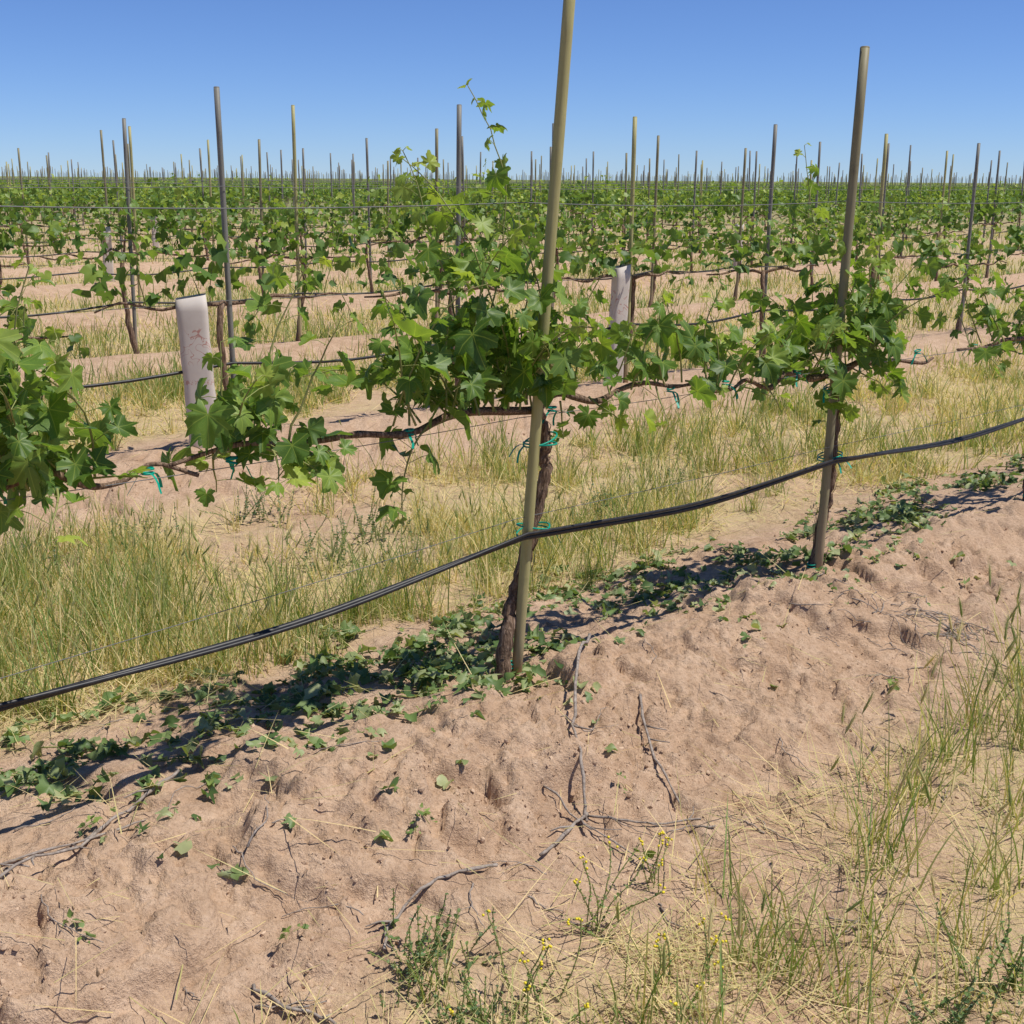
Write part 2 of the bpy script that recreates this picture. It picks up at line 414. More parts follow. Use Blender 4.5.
def shoot(A, r, base, L, d0, lod, lsize=.085, droop=.25, up=.35):
    step = .050 if lod == 0 else .055
    n = max(3, int(L / step)); p = np.array(base, float); d = np.array(d0, float); d /= np.linalg.norm(d)
    pts = [p.copy()]; az = r.uniform(0, 6.28)
    for i in range(n):
        t = i / n
        d = d + r.normal(size=3) * .12 + np.array([0, 0, up * (1 - t) - droop * t]) * .35; d /= np.linalg.norm(d)
        p = p + d * step; pts.append(p.copy())
        az += math.pi + r.uniform(-.7, .7)
        k = r.choice([1, 1, 1, 2])
        for j in range(k):
            a = az + j * 1.9
            o = np.array([math.cos(a), math.sin(a), r.uniform(-.1, .6)])
            sz = lsize * (np.interp(t, [0, .3, .65, 1], [.9, 1.05, .75, .32])) * r.uniform(.45, 1.2)
            pl = sz * r.uniform(.6, 1.4)
            lp = p + o * pl
            if lod == 0: A.stems.append(tube([p, p + o * pl * .6 + np.array([0, 0, .005]), lp], .0013, 3, tint=.9, cap=False))
            hv = np.array([o[0], o[1], 0.])
            tipd = hv * .7 + np.array([0, 0, -r.uniform(-.2, 1.5)]) + r.normal(size=3) * .3
            nor = np.array([0, 0, 1.]) * r.uniform(.4, 1.2) + hv * r.uniform(0, 1.) + r.normal(size=3) * .45
            A.leaf(lp, tipd, nor, sz, np.clip(np.interp(t, [0, .6, 1], [.25, .55, 1.]) + r.uniform(-.3, .2), 0, 1))
    if lod == 0 or r.random() < .5:
        A.stems.append(tube(pts, np.linspace(.004, .0015, len(pts)), 5 if lod == 0 else 3, tint=.65, cap=False))

def vine(seed, lod, shoots, trunk=None, arm=(-.85, .85), head=.88):
    r = np.random.default_rng(seed)
    A = Acc(); wood = []
    if trunk is None:
        trunk = [(-.01, .02, -.06), (.03 + r.normal() * .015, .03, .2), (.08, .03 + r.normal() * .01, .45), (.10 + r.normal() * .01, .03, .7), (.05, .01, head)]
    tp = smooth_path(trunk, 8 if lod == 0 else 3)
    tp[1:-1] += r.normal(size=(len(tp) - 2, 3)) * .004
    k = len(tp)
    rad = np.interp(np.arange(k) / (k - 1), [0, .1, .5, .9, 1], [.034, .025, .019, .020, .018])
    wood.append(tube(tp, rad, 16 if lod == 0 else 6, .32, rs=seed))
    if lod == 0:
        t2 = tp + np.stack([.016 * np.cos(np.linspace(0, 5, k)), .016 * np.sin(np.linspace(0, 5, k)), 0 * np.arange(k)], -1)
        wood.append(tube(t2, rad * .6, 8, .4, rs=seed + 1))
        for b in range(14):
            i0 = r.integers(1, k - 8); seglen = r.integers(4, 8); a = r.uniform(0, 6.28)
            ss = tp[i0:i0 + seglen]; off = np.array([math.cos(a), math.sin(a), 0]) * (rad[i0] + .002)
            ss = ss + off * np.linspace(1, 1.3, len(ss))[:, None]
            wood.append(tube(ss, np.linspace(.003, .001, len(ss)), 4, .3, rs=b))
    for sgn, L in ((-1, -arm[0]), (1, arm[1])):
        q = [(tp[-1][0], 0, head - .02)]
        for a in np.linspace(.2, 1, 6): q.append((sgn * L * a, r.normal() * .018, head + r.normal() * .018 - .02 * (a == 1)))
        q = smooth_path(q, 5 if lod == 0 else 2)
        wood.append(tube(q, np.linspace(.0135, .006, len(q)) * (1 + .1 * r.normal(size=len(q))), 8 if lod == 0 else 5, .35, rs=seed + 5))
    for (x0, L, dx, dy, dz) in shoots:
        L = L * r.uniform(.85, 1.15)
        shoot(A, r, (x0, r.normal() * .02, head + .0), L, (dx + r.normal() * .15, dy + r.normal() * .15, dz), lod,
              lsize=(.083 if lod == 0 else .086 if lod == 1 else .116), droop=.55 if dz < .6 else .2, up=.35 if dz > .3 else .0)
    T = [LT_HI, LT_MID, LT_LO][lod]
    ch = [leaves_chunk(A.p, A.t, A.n, A.s, A.c, T, r)]
    return ch, A.stems, wood, len(A.p)

def gen_shoots(r, x0, x1, n, lmin, lmax, spread=.45, low=.2):
    out = []
    for i in range(n):
        x = x0 + (x1 - x0) * (i + r.uniform(.1, .9)) / n
        dz = r.uniform(.3, 1.) if r.random() > low else r.uniform(-.5, .1)
        out.append((x, r.uniform(lmin, lmax) * (1 if dz > .2 else .6), r.uniform(-.4, .4), r.uniform(-spread, spread) * (1 if dz > .2 else 1.6), dz))
    return out

def stake_mesh(name, mat, h, lean=(0, 0), r=.019, bury=.15):
    z = np.linspace(-bury, h, 10)
    pts = np.stack([lean[0] * z / h, lean[1] * z / h, z], -1)
    c = tube(pts, r, 14)
    top = pts[-1]
    c2 = tube([top, top + np.array([0, 0, .004]), top + np.array([0, 0, .006])], [r, r * .92, r * .7], 14)
    return make_mesh(name, [c, c2], [mat])

def tie_chunks(r, c, rad, m=0, tails=2):
    ch = []
    for k in range(2):
        a = np.linspace(0, 2 * math.pi, 17); tilt = r.uniform(-.3, .3)
        pts = np.stack([c[0] + np.cos(a) * rad, c[1] + np.sin(a) * rad * .7, c[2] + .012 * k + np.cos(a) * rad * tilt], -1)
        ch.append(tube(pts, .003, 5, m=m, cap=False))
    for k in range(tails):
        a = r.uniform(0, 6.28); p = np.array([c[0] + math.cos(a) * rad, c[1] + math.sin(a) * rad * .7, c[2]])
        pts = [p]; d = np.array([math.cos(a), math.sin(a), .2])
        for i in range(5): d = d + np.array([0, 0, -.4]) + r.normal(size=3) * .25; p = p + d / np.linalg.norm(d) * .014; pts.append(p)
        pts = np.array(pts); side = np.cross(d, [0, 0, 1]); side = side / (np.linalg.norm(side) + 1e-6) * .004
        V = np.concatenate([pts - side, pts + side]); n = len(pts); i = np.arange(n - 1)
        ch.append(dict(v=V, f=[np.stack([i, i + 1, i + 1 + n, i + n], -1)], m=m))
    return ch

# ------------------------------------------------------------------ row 1 (near row)
R1 = [(-1.31, 2.82), (.02, 4.04), (1.35, 5.26), (2.82, 6.58), (4.2, 7.84), (5.6, 9.1)]
gr = np.random.default_rng(101)
def BZ(x, y): return float(H(np.array([x]), np.array([y]))[0])
specs = {
 0: dict(arm=(-.9, .62), sh=gen_shoots(gr, -.9, -.1, 9, .3, .5) + gen_shoots(gr, -.05, .36, 12, .28, .5, .35, .25) + [(.12, .55, .1, .0, 1.), (.30, .4, .1, .1, .8), (.2, .5, 0, 0, 1)],
    trunk=[(-.10, .0, -.06), (-.11, .01, .2), (-.10, .02, .45), (-.09, .02, .7), (-.05, 0, .91)]),
 1: dict(arm=(-1.25, .95), sh=gen_shoots(gr, -1.16, -.84, 9, .18, .34, .5, .5) + [(-.98, .50, .05, .0, 1.), (-.88, .42, .1, .0, .8), (-1.1, .3, -.2, .0, .5)] + gen_shoots(gr, -.52, -.1, 9, .3, .55, .5) + gen_shoots(gr, -.1, .22, 7, .3, .6)
         + gen_shoots(gr, .25, .95, 11, .22, .45)
         + [(-.12, 1.12, -.02, .05, 1.), (-.05, .98, .06, .0, 1.), (-.20, .8, .0, .1, 1.), (-.08, .8, .0, .1, 1.), (.05, .78, .0, .1, 1.), (.1, .65, .1, -.1, 1.), (-.3, .6, -.1, 0, 1), (-.45, .5, -.2, -.1, .6), (-.38, .4, -.1, -.3, -.3)],
    trunk=[(-.06, .0, -.06), (-.045, .01, .12), (.03, .025, .32), (.105, .025, .52), (.14, .02, .7), (.13, .015, .82), (.08, 0, .92)]),
 2: dict(arm=(-.85, .85), sh=gen_shoots(gr, -.78, -.3, 10, .25, .48) + gen_shoots(gr, -.22, .42, 15, .3, .62) + [(.05, .95, .1, .1, 1.), (-.05, .75, .05, 0, 1.), (.15, .65, .15, 0, 1.)]
    + [(0, .35, .1, .2, -.3), (.12, .3, .3, -.2, -.2), (-.05, .3, -.2, -.3, -.3), (.25, .3, .2, -.3, -.2)]),
 3: dict(arm=(-.95, .85), sh=gen_shoots(gr, -.92, .6, 18, .25, .6)),
 4: dict(arm=(-.85, .85), sh=gen_shoots(gr, -.8, .8, 18, .25, .6)),
 5: dict(arm=(-.85, .85), sh=gen_shoots(gr, -.8, .8, 18, .25, .6)),
}
def w2l(dx, dy):
    return (dx * DD[0] + dy * DD[1], dx * ND[0] + dy * ND[1])
nl = 0
for i, (x, y) in enumerate(R1):
    z = BZ(x, y); sp_ = specs[i]
    e = empty('grape_vine', (x, y, z), ROWANG)
    ch, stems, wood, n = vine(200 + i, 0, sp_['sh'], sp_.get('trunk'), sp_['arm'], {1: .93, 2: .89}.get(i, .91))
    nl += n
    add_obj('foliage', make_mesh('foliage', ch, [m_leaf]), e)
    add_obj('shoots', make_mesh('shoots', stems, [m_stem]), e)
    add_obj('trunk', make_mesh('trunk', wood, [m_bark]), e)
    lean = {0: (0, 0), 1: w2l(.155, .02), 2: w2l(.035, 0), 3: (0, .02)}.get(i, (.02, 0))
    h = {1: 2.36, 2: 2.17}.get(i, 2.2)
    se = empty('trellis_stake', (x, y, z), ROWANG)
    add_obj('post', stake_mesh('post', m_stake_k if i == 1 else m_stake_b, h, lean, .0185 if i == 1 else .019), se)
    tr = np.random.default_rng(300 + i); tc_ = []
    for hz in (.02, .50, .80):
        off = -.045 if i == 0 else .045
        tc_ += tie_chunks(tr, (lean[0] * hz / h + (off if hz > .1 else -.01), lean[1] * hz / h + .02, hz), .065 if hz > .1 else .03)
    for ax in np.linspace(sp_['arm'][0] * .85, sp_['arm'][1] * .8, 4):
        tc_ += tie_chunks(tr, (ax, 0, .90), .016, tails=3)
    add_obj('ties', make_mesh('ties', tc_, [m_tie]), se)
print('near leaves', nl)

# ------------------------------------------------------------------ row 2+ vines
def variants(lod, n, seed, xl, dens, lmin, lmax):
    out = []
    for i in range(n):
        r = np.random.default_rng(seed + i)
        sh = gen_shoots(r, -xl, xl, dens, lmin, lmax, .45, .15)
        ch, stems, wood, k = vine(seed + i, lod, sh, None, (-.85, .85), .85)
        for c in stems: c['m'] = 1
        for c in wood: c['m'] = 2
        out.append(make_mesh('grape_vine_mesh', ch + (stems if lod < 2 else []) + wood, [m_leaf_far if lod else m_leaf, m_stem, m_bark]))
    return out
V_MID = variants(1, 7, 500, .88, 19, .3, .78)
V_SPARSE = variants(1, 4, 560, .85, 15, .28, .7)
V_FAR = variants(2, 6, 600, .88, 15, .35, .8)
S_MESH = [stake_mesh('trellis_stake_mesh', m, 2.2, l, .018) for m, l in ((m_stake_k, (.02, .01)), (m_stake_g, (-.02, 0)), (m_stake_b, (.0, -.03)), (m_stake_g, (.05, .02)))]
p0 = np.array([-1.96, 7.9]) + .21 * DD; r2 = p0 @ ND
distant = empty('distant_vineyard')
cnt = 0
vr = np.random.default_rng(9)
for k in range(1, 62):
    rk = r2 + (k - 1) * 4.1
    if k == 1: s0 = p0 @ DD; sp1 = 1.88
    elif k == 2: s0 = 7.27; sp1 = 1.85
    else: s0 = vr.uniform(0, 1.85); sp1 = 1.85
    for j in range(-150, 150):
        s = s0 + j * sp1
        p = rk * ND + s * DD; d = math.hypot(*p)
        if d > 170 or p[1] < 3 or abs(p[0]) > .48 * p[1] + 3.0: continue
        z = float(H(np.array([p[0]]), np.array([p[1]]), d < 14)[0]) * np.clip((400 - d) / 300, 0, 1)
        flip = math.pi if vr.random() < .5 else 0
        mesh = (V_SPARSE[vr.integers(4)] if k == 1 else V_MID[vr.integers(7)]) if d < 22 else V_FAR[vr.integers(6)]
        par = None if d < 22 else distant
        nm = 'grape_vine' if par is None else 'vine'
        if not (k > 1 and vr.random() < .05):
            zs = vr.uniform(.85, 1.18) if k > 1 else vr.uniform(.9, 1.08)
            add_obj(nm, mesh, par, (p[0], p[1], z), ROWANG + flip, (vr.uniform(.92, 1.1), vr.uniform(.9, 1.25), zs))
        idx = 1 if (k == 1 and j == 0) else int(vr.integers(4))
        hs = 1.0 + vr.normal() * .04
        if k == 1: hs = {0: 1.0, 1: .99, 2: .985, 3: .98, 4: .97, 5: .95}.get(j, 1)
        o = add_obj('trellis_stake' if par is None else 'stake', S_MESH[idx], par, (p[0], p[1], z), vr.uniform(0, 6.28) if k > 2 else ROWANG, (1, 1, hs))
        cnt += 1
print('vines', cnt)

# ------------------------------------------------------------------ hoses and wires
def row_point(s, k, off=0):
    rk = (R0 if k == 0 else r2 + (k - 1) * 4.1) + off
    return rk * ND + s * DD
def line_through(anchors, sag, n=14, wob=.0, seed=0):
    r = np.random.default_rng(seed); out = []
    for a, b in zip(anchors[:-1], anchors[1:]):
        a = np.array(a); b = np.array(b); sg = sag * r.uniform(.6, 1.3)
        for t in np.arange(n) / n:
            p = a + (b - a) * t; p[2] -= sg * 4 * t * (1 - t)
            p[2] += wob * math.sin(t * 9 + r.uniform(0, .2)); out.append(p)
    out.append(np.array(anchors[-1])); return np.array(out)
ext = [(-4.0, .35), (-2.65, 1.58)] + R1 + [(7.0, 10.35), (8.4, 11.6), (12.4, 15.3)]
bz = [BZ(*p) for p in ext]
def anc(h, dx=0, dy=0): return [(p[0] + dx, p[1] + dy, b + (h if not callable(h) else h(i))) for i, (p, b) in enumerate(zip(ext, bz))]
hh_ = lambda i: .39 if i <= 2 else .50
a1 = anc(hh_, .02, -.05)
hose1 = line_through(a1, .035, 14, .005, 3)
hose2 = line_through([(p[0] + .01, p[1] - .012, p[2] + .016) for p in a1], .05, 14, .004, 4)
add_obj('drip_irrigation_hose', make_mesh('drip_hose', [tube(hose1, .0095, 10), tube(hose2, .0065, 8)], [m_hose]))
add_obj('trellis_wire', make_mesh('w', [tube(line_through(anc(lambda i: hh_(i) + .06, .0, -.025), .005), .0012, 5), tube(line_through(anc(.90, .0, -.03), .01), .0013, 5),
                                        tube(line_through(anc(1.58, .0, .02), .012), .0016, 5)], [m_wire]))
for k in range(1, 9):
    anch = []
    s0 = {1: p0 @ DD, 2: 7.27}.get(k, 3.)
    for j in range(-9, 16):
        p = row_point(s0 + j * 1.87, k)
        anch.append((p[0], p[1] - .04, float(H(np.array([p[0]]), np.array([p[1]]), False)[0])))
    hz = line_through([(a, b, c + .5) for a, b, c in anch], .05, 8, .004, 20 + k)
    add_obj('drip_irrigation_hose', make_mesh('drip_hose', [tube(hz, .0105, 6)], [m_hose]))
    add_obj('trellis_wire', make_mesh('w', [tube(line_through([(a, b, c + hh) for a, b, c in anch], .01, 6), .002, 4) for hh in (.9, 1.6)], [m_wire]))

# ------------------------------------------------------------------ grow tubes
def grow_tube(loc, rot, wd=.17, h=.88, tilt=(0, 0)):
    seg = 28; a = np.arange(seg) * 2 * math.pi / seg
    def ring(sc, z):
        c, s = np.cos(a), np.sin(a); pw = .42
        return np.stack([np.sign(c) * np.abs(c) ** pw * wd / 2 * sc + tilt[0] * z, np.sign(s) * np.abs(s) ** pw * wd / 2 * sc * .8 + tilt[1] * z, np.full(seg, z)], -1)
    rings = []
    zz = np.linspace(-.05, h, 12)
    for i, z in enumerate(zz): rings.append(ring(1 + .03 * math.sin(i * 2.1), z))
    rings.append(ring(.97, h))
    for z in zz[::-1]: rings.append(ring(.96, z - .001))
    V = np.concatenate(rings); n = len(rings)
    V[:, 2] += np.where(V[:, 2] > h * .95, .03 * V[:, 0] / wd, 0)
    i = np.arange(n - 1)[:, None] * seg; j = np.arange(seg)[None]; j2 = (j + 1) % seg
    q = np.stack([i + j, i + j2, i + seg + j2, i + seg + j], -1).reshape(-1, 4)
    return add_obj('vine_grow_tube', make_mesh('vine_grow_tube', [dict(v=V, f=[q])], [m_tube], True), None, loc, rot)
for (s, off, rot, wd, h, tl) in ((-.26, -.05, .25, .19, .97, (-.04, 0)), (3.55, -.05, .5, .135, .95, (.05, 0))):
    p = p0 + DD * s + ND * off
    grow_tube((p[0], p[1], BZ(*p)), rot, wd, h, tl)
for (k, s) in ((3, 2.6), (4, 9.), (5, 3.), (3, 20.), (6, 14.)):
    p = row_point(s, k); grow_tube((p[0], p[1], float(H(np.array([p[0]]), np.array([p[1]]), False)[0])), .4, .15, .86)

# ------------------------------------------------------------------ grass
def blades(x, y, z, h, wd, lean, az, tint, segs=3, curve=None):
    K = len(x)
    t = np.linspace(0, 1, segs + 1)
    if curve is None: curve = rng.uniform(.1, .9, K)
    dirx, diry = np.cos(az), np.sin(az)
    V = np.zeros((K, 2 * segs + 1, 3))
    ang = rng.uniform(0, math.pi, K); sx, sy = np.cos(ang), np.sin(ang)
    for i, tt in enumerate(t):
        horiz = h * (np.sin(lean) * tt + curve * .35 * tt ** 2)
        vert = h * (np.cos(lean) * tt - curve * .18 * tt ** 3)
        cx = x + dirx * horiz; cy = y + diry * horiz; cz = z + vert
        ww = wd * (1 - .5 * tt) * .5
        if i < segs:
            V[:, 2 * i] = np.stack([cx - sx * ww, cy - sy * ww, cz], -1); V[:, 2 * i + 1] = np.stack([cx + sx * ww, cy + sy * ww, cz], -1)
        else: V[:, 2 * segs] = np.stack([cx, cy, cz], -1)
    off = np.arange(K)[:, None, None] * (2 * segs + 1)
    q = np.array([[2 * i, 2 * i + 1, 2 * i + 3, 2 * i + 2] for i in range(segs - 1)])
    tr = np.array([[2 * segs - 2, 2 * segs - 1, 2 * segs]])
    return dict(v=V.reshape(-1, 3), f=[(q[None] + off).reshape(-1, 4), (tr[None] + off).reshape(-1, 3)], t=np.repeat(tint, 2 * segs + 1)), V[:, 2 * segs]

def tufts(nt_, dmin, dmax, ang, per, spread, hr, wr, maskf, segs=3, green=.5, lean=.35, gb=.3):
    tx, ty, td = sample(nt_, dmin, dmax, ang)
    k = rng.random(nt_) < maskf(tx, ty); tx, ty, td = tx[k], ty[k], td[k]
    n = len(tx); cntb = rng.integers(per[0], per[1], n)
    idx = np.repeat(np.arange(n), cntb); K = len(idx)
    sc = np.clip(td / 8, 1, 3)[idx]
    x = tx[idx] + rng.normal(size=K) * spread * sc; y = ty[idx] + rng.normal(size=K) * spread * sc
    hscale = (rng.uniform(.4, 1.3, n))[idx]
    g = np.clip(rng.random(n) + (fbm(tx * .9, ty * .9, 2, 91) - .5) * 1.6, 0, 1)[idx]
    h = rng.uniform(hr[0], hr[1], K) * hscale * np.where(g < green, 1.15, .75)
    tint = np.where(rng.random(K) < np.where(g < green, gb, .93), rng.uniform(.75, 1.1, K), rng.uniform(.0, .5, K))
    az = rng.uniform(0, 6.28, K); ln = np.abs(rng.normal(size=K)) * lean * np.where(g < green, .8, 1.8)
    c, tips = blades(x, y, H(x, y) - .005, h, rng.uniform(wr[0], wr[1], K) * np.clip(td / 6, 1, 6)[idx], ln, az, tint, segs)
    return c, tips, tint, h

def m_alley(x, y):
    w = wcoord(x, y); r = x * ND[0] + y * ND[1]
    return alley(w) * np.clip(fbm(x * 1.5, y * 1.5, 3, 71) * 7 - 3.0, .07, 1) * (r > R0)
def m_far(x, y):
    w = wcoord(x, y); r = x * ND[0] + y * ND[1]
    return np.clip((np.abs(w) - .4) / .3, 0.05, 1) * (r > R0) * np.clip(fbm(x * .8, y * .8, 3, 171) * 4 - 1.1, .2, 1)
c1, tp1, tt1, h1 = tufts(7600, 4.2, 13, 38, (10, 28), .032, (.07, .35), (.003, .006), m_alley, green=.52, gb=.38)
c2, *_ = tufts(8500, 11, 60, 32, (10, 20), .08, (.06, .30), (.003, .005), m_far, segs=2, green=.5)
x, y, d = sample(95000, 2.0, 18, 38)
w = wcoord(x, y)
r_ = x * ND[0] + y * ND[1]
k = rng.random(len(x)) < np.clip(alley(w) * np.where(r_ > R0, np.clip(fbm(x * 1.5, y * 1.5, 2, 77) * 3.2 - .8, .12, 1), .12) + .02, 0, 1)
x, y, d = x[k], y[k], d[k]; K = len(x)
c3, _ = blades(x, y, H(x, y) + rng.uniform(.004, .05, K), rng.uniform(.06, .28, K), rng.uniform(.002, .0045, K) * np.clip(d / 5, 1, 3), rng.uniform(1.1, 1.6, K), rng.uniform(0, 6.28, K), rng.uniform(.8, 1.1, K), 3, rng.uniform(-.1, .2, K))

def ear_chunk(tips, L, tint, wd=.0055):
    K = len(tips)
    tv = []
    for (zz, rr) in ((-.15, .12), (.1, .9), (.6, .8), (1, .15)):
        for a in range(4): tv.append((math.cos(a * 1.571) * rr * wd, math.sin(a * 1.571) * rr * wd, zz))
    tv = np.array(tv); f = []
    for i in range(3):
        for a in range(4): b = (a + 1) % 4; f.append((i * 4 + a, i * 4 + b, i * 4 + 4 + b, i * 4 + 4 + a))
    aw = []; af = []
    for i in range(9):
        a = i * 2.4; zz = .1 + i * .09
        b = len(tv) + len(aw)
        aw += [(math.cos(a) * wd * .8 - .0004, math.sin(a) * wd * .8, zz), (math.cos(a) * wd * .8 + .0006, math.sin(a) * wd * .8, zz), (math.cos(a) * wd * 3, math.sin(a) * wd * 3, zz + .9)]
        af.append((b, b + 1, b + 2))
    tv = np.vstack([tv, aw])
    tvk = np.broadcast_to(tv, (K,) + tv.shape).copy(); tvk[..., 2] *= L[:, None]
    tip = np.stack([rng.normal(size=K) * .3, rng.normal(size=K) * .3, np.ones(K)], -1); tip /= np.linalg.norm(tip, axis=1)[:, None]
    xx = np.cross(tip, [0, 1, 0]); xx /= np.linalg.norm(xx, axis=1)[:, None]; yy = np.cross(tip, xx)
    return bake(tvk, [np.array(f), np.array(af)], np.stack([xx, yy, tip], -1), tips, 0, tint)
k = (h1 > .26) & (rng.random(len(h1)) < .15)
e1 = ear_chunk(tp1[k], rng.uniform(.03, .06, k.sum()), rng.uniform(.4, 1, k.sum()), .0035)
add_obj('alley_grass', make_mesh('alley_grass', [c1, e1], [m_grass], True))
add_obj('distant_grass', make_mesh('distant_grass', [c2], [m_grass], True))
add_obj('straw_litter', make_mesh('straw_litter', [c3], [m_grass], True))

def m_fore(x, y):
    r = x * ND[0] + y * ND[1]
    return np.clip((1.98 - r) / .35, 0, 1) * np.clip(fbm(x * 2.1 + 9, y * 2.1, 2, 95) * 4 - 1.7, .02, 1)
c4, tp4, tt4, h4 = tufts(700, 1.9, 7, 40, (8, 26), .028, (.05, .32), (.002, .0045), m_fore, segs=4, green=.45, lean=.38)
k = (h4 > .25) & (rng.random(len(h4)) < .12)
e4 = ear_chunk(tp4[k], rng.uniform(.04, .07, k.sum()), rng.uniform(.4, .9, k.sum()), .0035)
spots = [(1.05, 3.2, 60, .36), (1.22, 3.42, 60, .42), (1.0, 3.02, 50, .36), (1.42, 3.68, 60, .46), (.62, 2.62, 50, .3), (.75, 2.5, 50, .32), (.3, 2.4, 44, .3), (.45, 2.3, 50, .3), (.9, 2.72, 40, .3), (1.6, 3.95, 60, .46),
         (-.02, 2.2, 36, .25), (-.5, 2.25, 10, .2), (1.3, 2.98, 44, .35), (1.9, 4.3, 60, .45), (1.72, 3.8, 70, .5), (1.12, 2.72, 44, .32), (.55, 2.95, 16, .38), (.66, 2.75, 30, .28), (1.5, 3.4, 40, .35), (1.05, 2.5, 40, .25), (.2, 2.28, 40, .22), (1.85, 4.0, 60, .5)]
xx = []; yy = []; hh = []; gt = []
for (a, b, n, hm) in spots:
    g0 = rng.random()
    xx += list(a + rng.normal(size=n) * .05); yy += list(b + rng.normal(size=n) * .05); hh += list(rng.uniform(.15, 1, n) * hm); gt += list(np.where(rng.random(n) < .75 - .4 * g0, rng.uniform(-.05, .5, n), rng.uniform(.7, 1.05, n)))
xx = np.array(xx); yy = np.array(yy); K = len(xx); hh = np.array(hh); gt = np.array(gt)
c5, tp5 = blades(xx, yy, H(xx, yy) - .005, hh, rng.uniform(.0025, .0062, K), np.abs(rng.normal(size=K)) * .3, rng.uniform(0, 6.28, K), gt, 4)
k = (hh > .28) & (rng.random(K) < .28)
e5 = ear_chunk(tp5[k], rng.uniform(.05, .08, k.sum()), rng.uniform(.4, .9, k.sum()), .0042)
x = rng.uniform(.1, 2.2, 30000); y = rng.uniform(2.0, 4.6, 30000); r_ = x * ND[0] + y * ND[1]
k = rng.random(30000) < np.clip((2.02 - r_) / .4, 0, 1) * np.clip(fbm(x * 2.4 + 3, y * 2.4, 2, 99) * 4.5 - 1.8, .04, 1)
x, y = x[k], y[k]; K = len(x)
c6, _ = blades(x, y, H(x, y) + rng.uniform(.004, .03, K), rng.uniform(.04, .22, K), rng.uniform(.0015, .0038, K), rng.uniform(1.2, 1.6, K), rng.uniform(0, 6.28, K), rng.uniform(.75, 1.1, K), 3, rng.uniform(-.1, .2, K))
add_obj('foreground_grass', make_mesh('foreground_grass', [c4, e4, c5, e5, c6], [m_grass], True))

# ------------------------------------------------------------------ cut green shoots lying under the row
def ground_leaves(clumps, lsize, T, name, mat, hgt=.05, flat=.5, stems=True, tint=(.2, .8), step=.035, crumple=.2, narrow=(.5, 1.05), loose=None):
    r = np.random.default_rng(55); A = Acc(); st = []
    for (cx, cy, rad, n) in clumps:
        ns = max(2, n // 8); per = n // ns
        for s in range(ns):
            az = r.normal() * 1.1 + ROWANG + (math.pi if r.random() < .5 else 0)
            bx, by = cx + r.normal() * rad * .55, cy + r.normal() * rad * .38; pts = []
            zb = r.uniform(.003, hgt)
            for i in range(per):
                az += r.normal() * .3
                bx += math.cos(az) * step; by += math.sin(az) * step
                z = BZ(bx, by) + zb; pts.append((bx, by, z))
                a = az + r.choice([-1, 1]) * r.uniform(.1, 1.8)
                tip = np.array([math.cos(a), math.sin(a), r.uniform(-.3, .25) * flat * 2])
                nor = np.array([0, 0, 1.]) + r.normal(size=3) * flat
                A.leaf(np.array([bx, by, z]) + tip * .012 + np.array([0, 0, .006]), tip, nor, lsize * r.uniform(.35, 1.2), r.uniform(*tint))
            if len(pts) > 2: st.append(tube(pts, .0025 if step > .02 else .001, 4, tint=.7, m=1, cap=False))
    if loose is not None:
        lx, ly = loose; lz = H(lx, ly)
        for bx, by, bzz in zip(lx, ly, lz):
            a = r.uniform(0, 6.28)
            tip = np.array([math.cos(a), math.sin(a), r.uniform(-.15, .25)])
            nor = np.array([0, 0, 1.]) + r.normal(size=3) * .45
            A.leaf(np.array([bx, by, bzz + r.uniform(.006, .02)]), tip, nor, lsize * r.uniform(.3, .95), r.uniform(.1, 1.1))
    ch = leaves_chunk(A.p, A.t, A.n, A.s, A.c, T, r, cup=(-.2, 1.0), crumple=crumple, tatter=.3, narrow=narrow)
    return make_mesh(name, [ch] + (st if stems else []), [mat, m_stem])
cl = [(-.19, 4.38, .36, 120), (-.42, 4.12, .38, 120), (-.72, 4.08, .38, 90), (-.62, 4.55, .35, 50), (.03, 4.5, .3, 50), (-.30, 4.8, .3, 36), (.05, 3.98, .12, 20), (.25, 4.85, .28, 28), (-.15, 4.05, .2, 36),
      (.83, 5.6, .3, 60), (1.15, 5.5, .3, 64), (.39, 5.35, .3, 36), (.53, 5.0, .25, 28), (2.15, 6.75, .38, 110), (2.6, 7.15, .38, 110), (3.0, 7.45, .38, 90), (1.93, 6.3, .3, 44), (1.7, 5.9, .3, 36), (2.1, 6.35, .2, 20),
      (-1.42, 3.42, .28, 70), (-1.25, 3.42, .24, 36), (-1.34, 2.98, .16, 30), (-1.6, 3.85, .28, 30), (-1.12, 3.72, .12, 14), (-.98, 3.72, .1, 12), (3.6, 8.1, .38, 90), (-.5, 3.85, .24, 36)]
ls = rng.uniform(.8, 9.5, 5200); lw = rng.normal(size=5200) * .34 + .30
lx = ls * DD[0] + (R0 + lw) * ND[0]; ly = ls * DD[1] + (R0 + lw) * ND[1]
k = rng.random(5200) < np.clip(fbm(lx * 2.2 + 4, ly * 2.2, 2, 133) * 5 - 2.2, .03, 1) * .55
add_obj('cut_vine_shoots', ground_leaves(cl, .052, LT_MID, 'cut_vine_shoots', m_sucker, .035, .5, tint=(.0, 1.0), step=.028, crumple=.28, narrow=(.35, 1.0), loose=(lx[k], ly[k])))
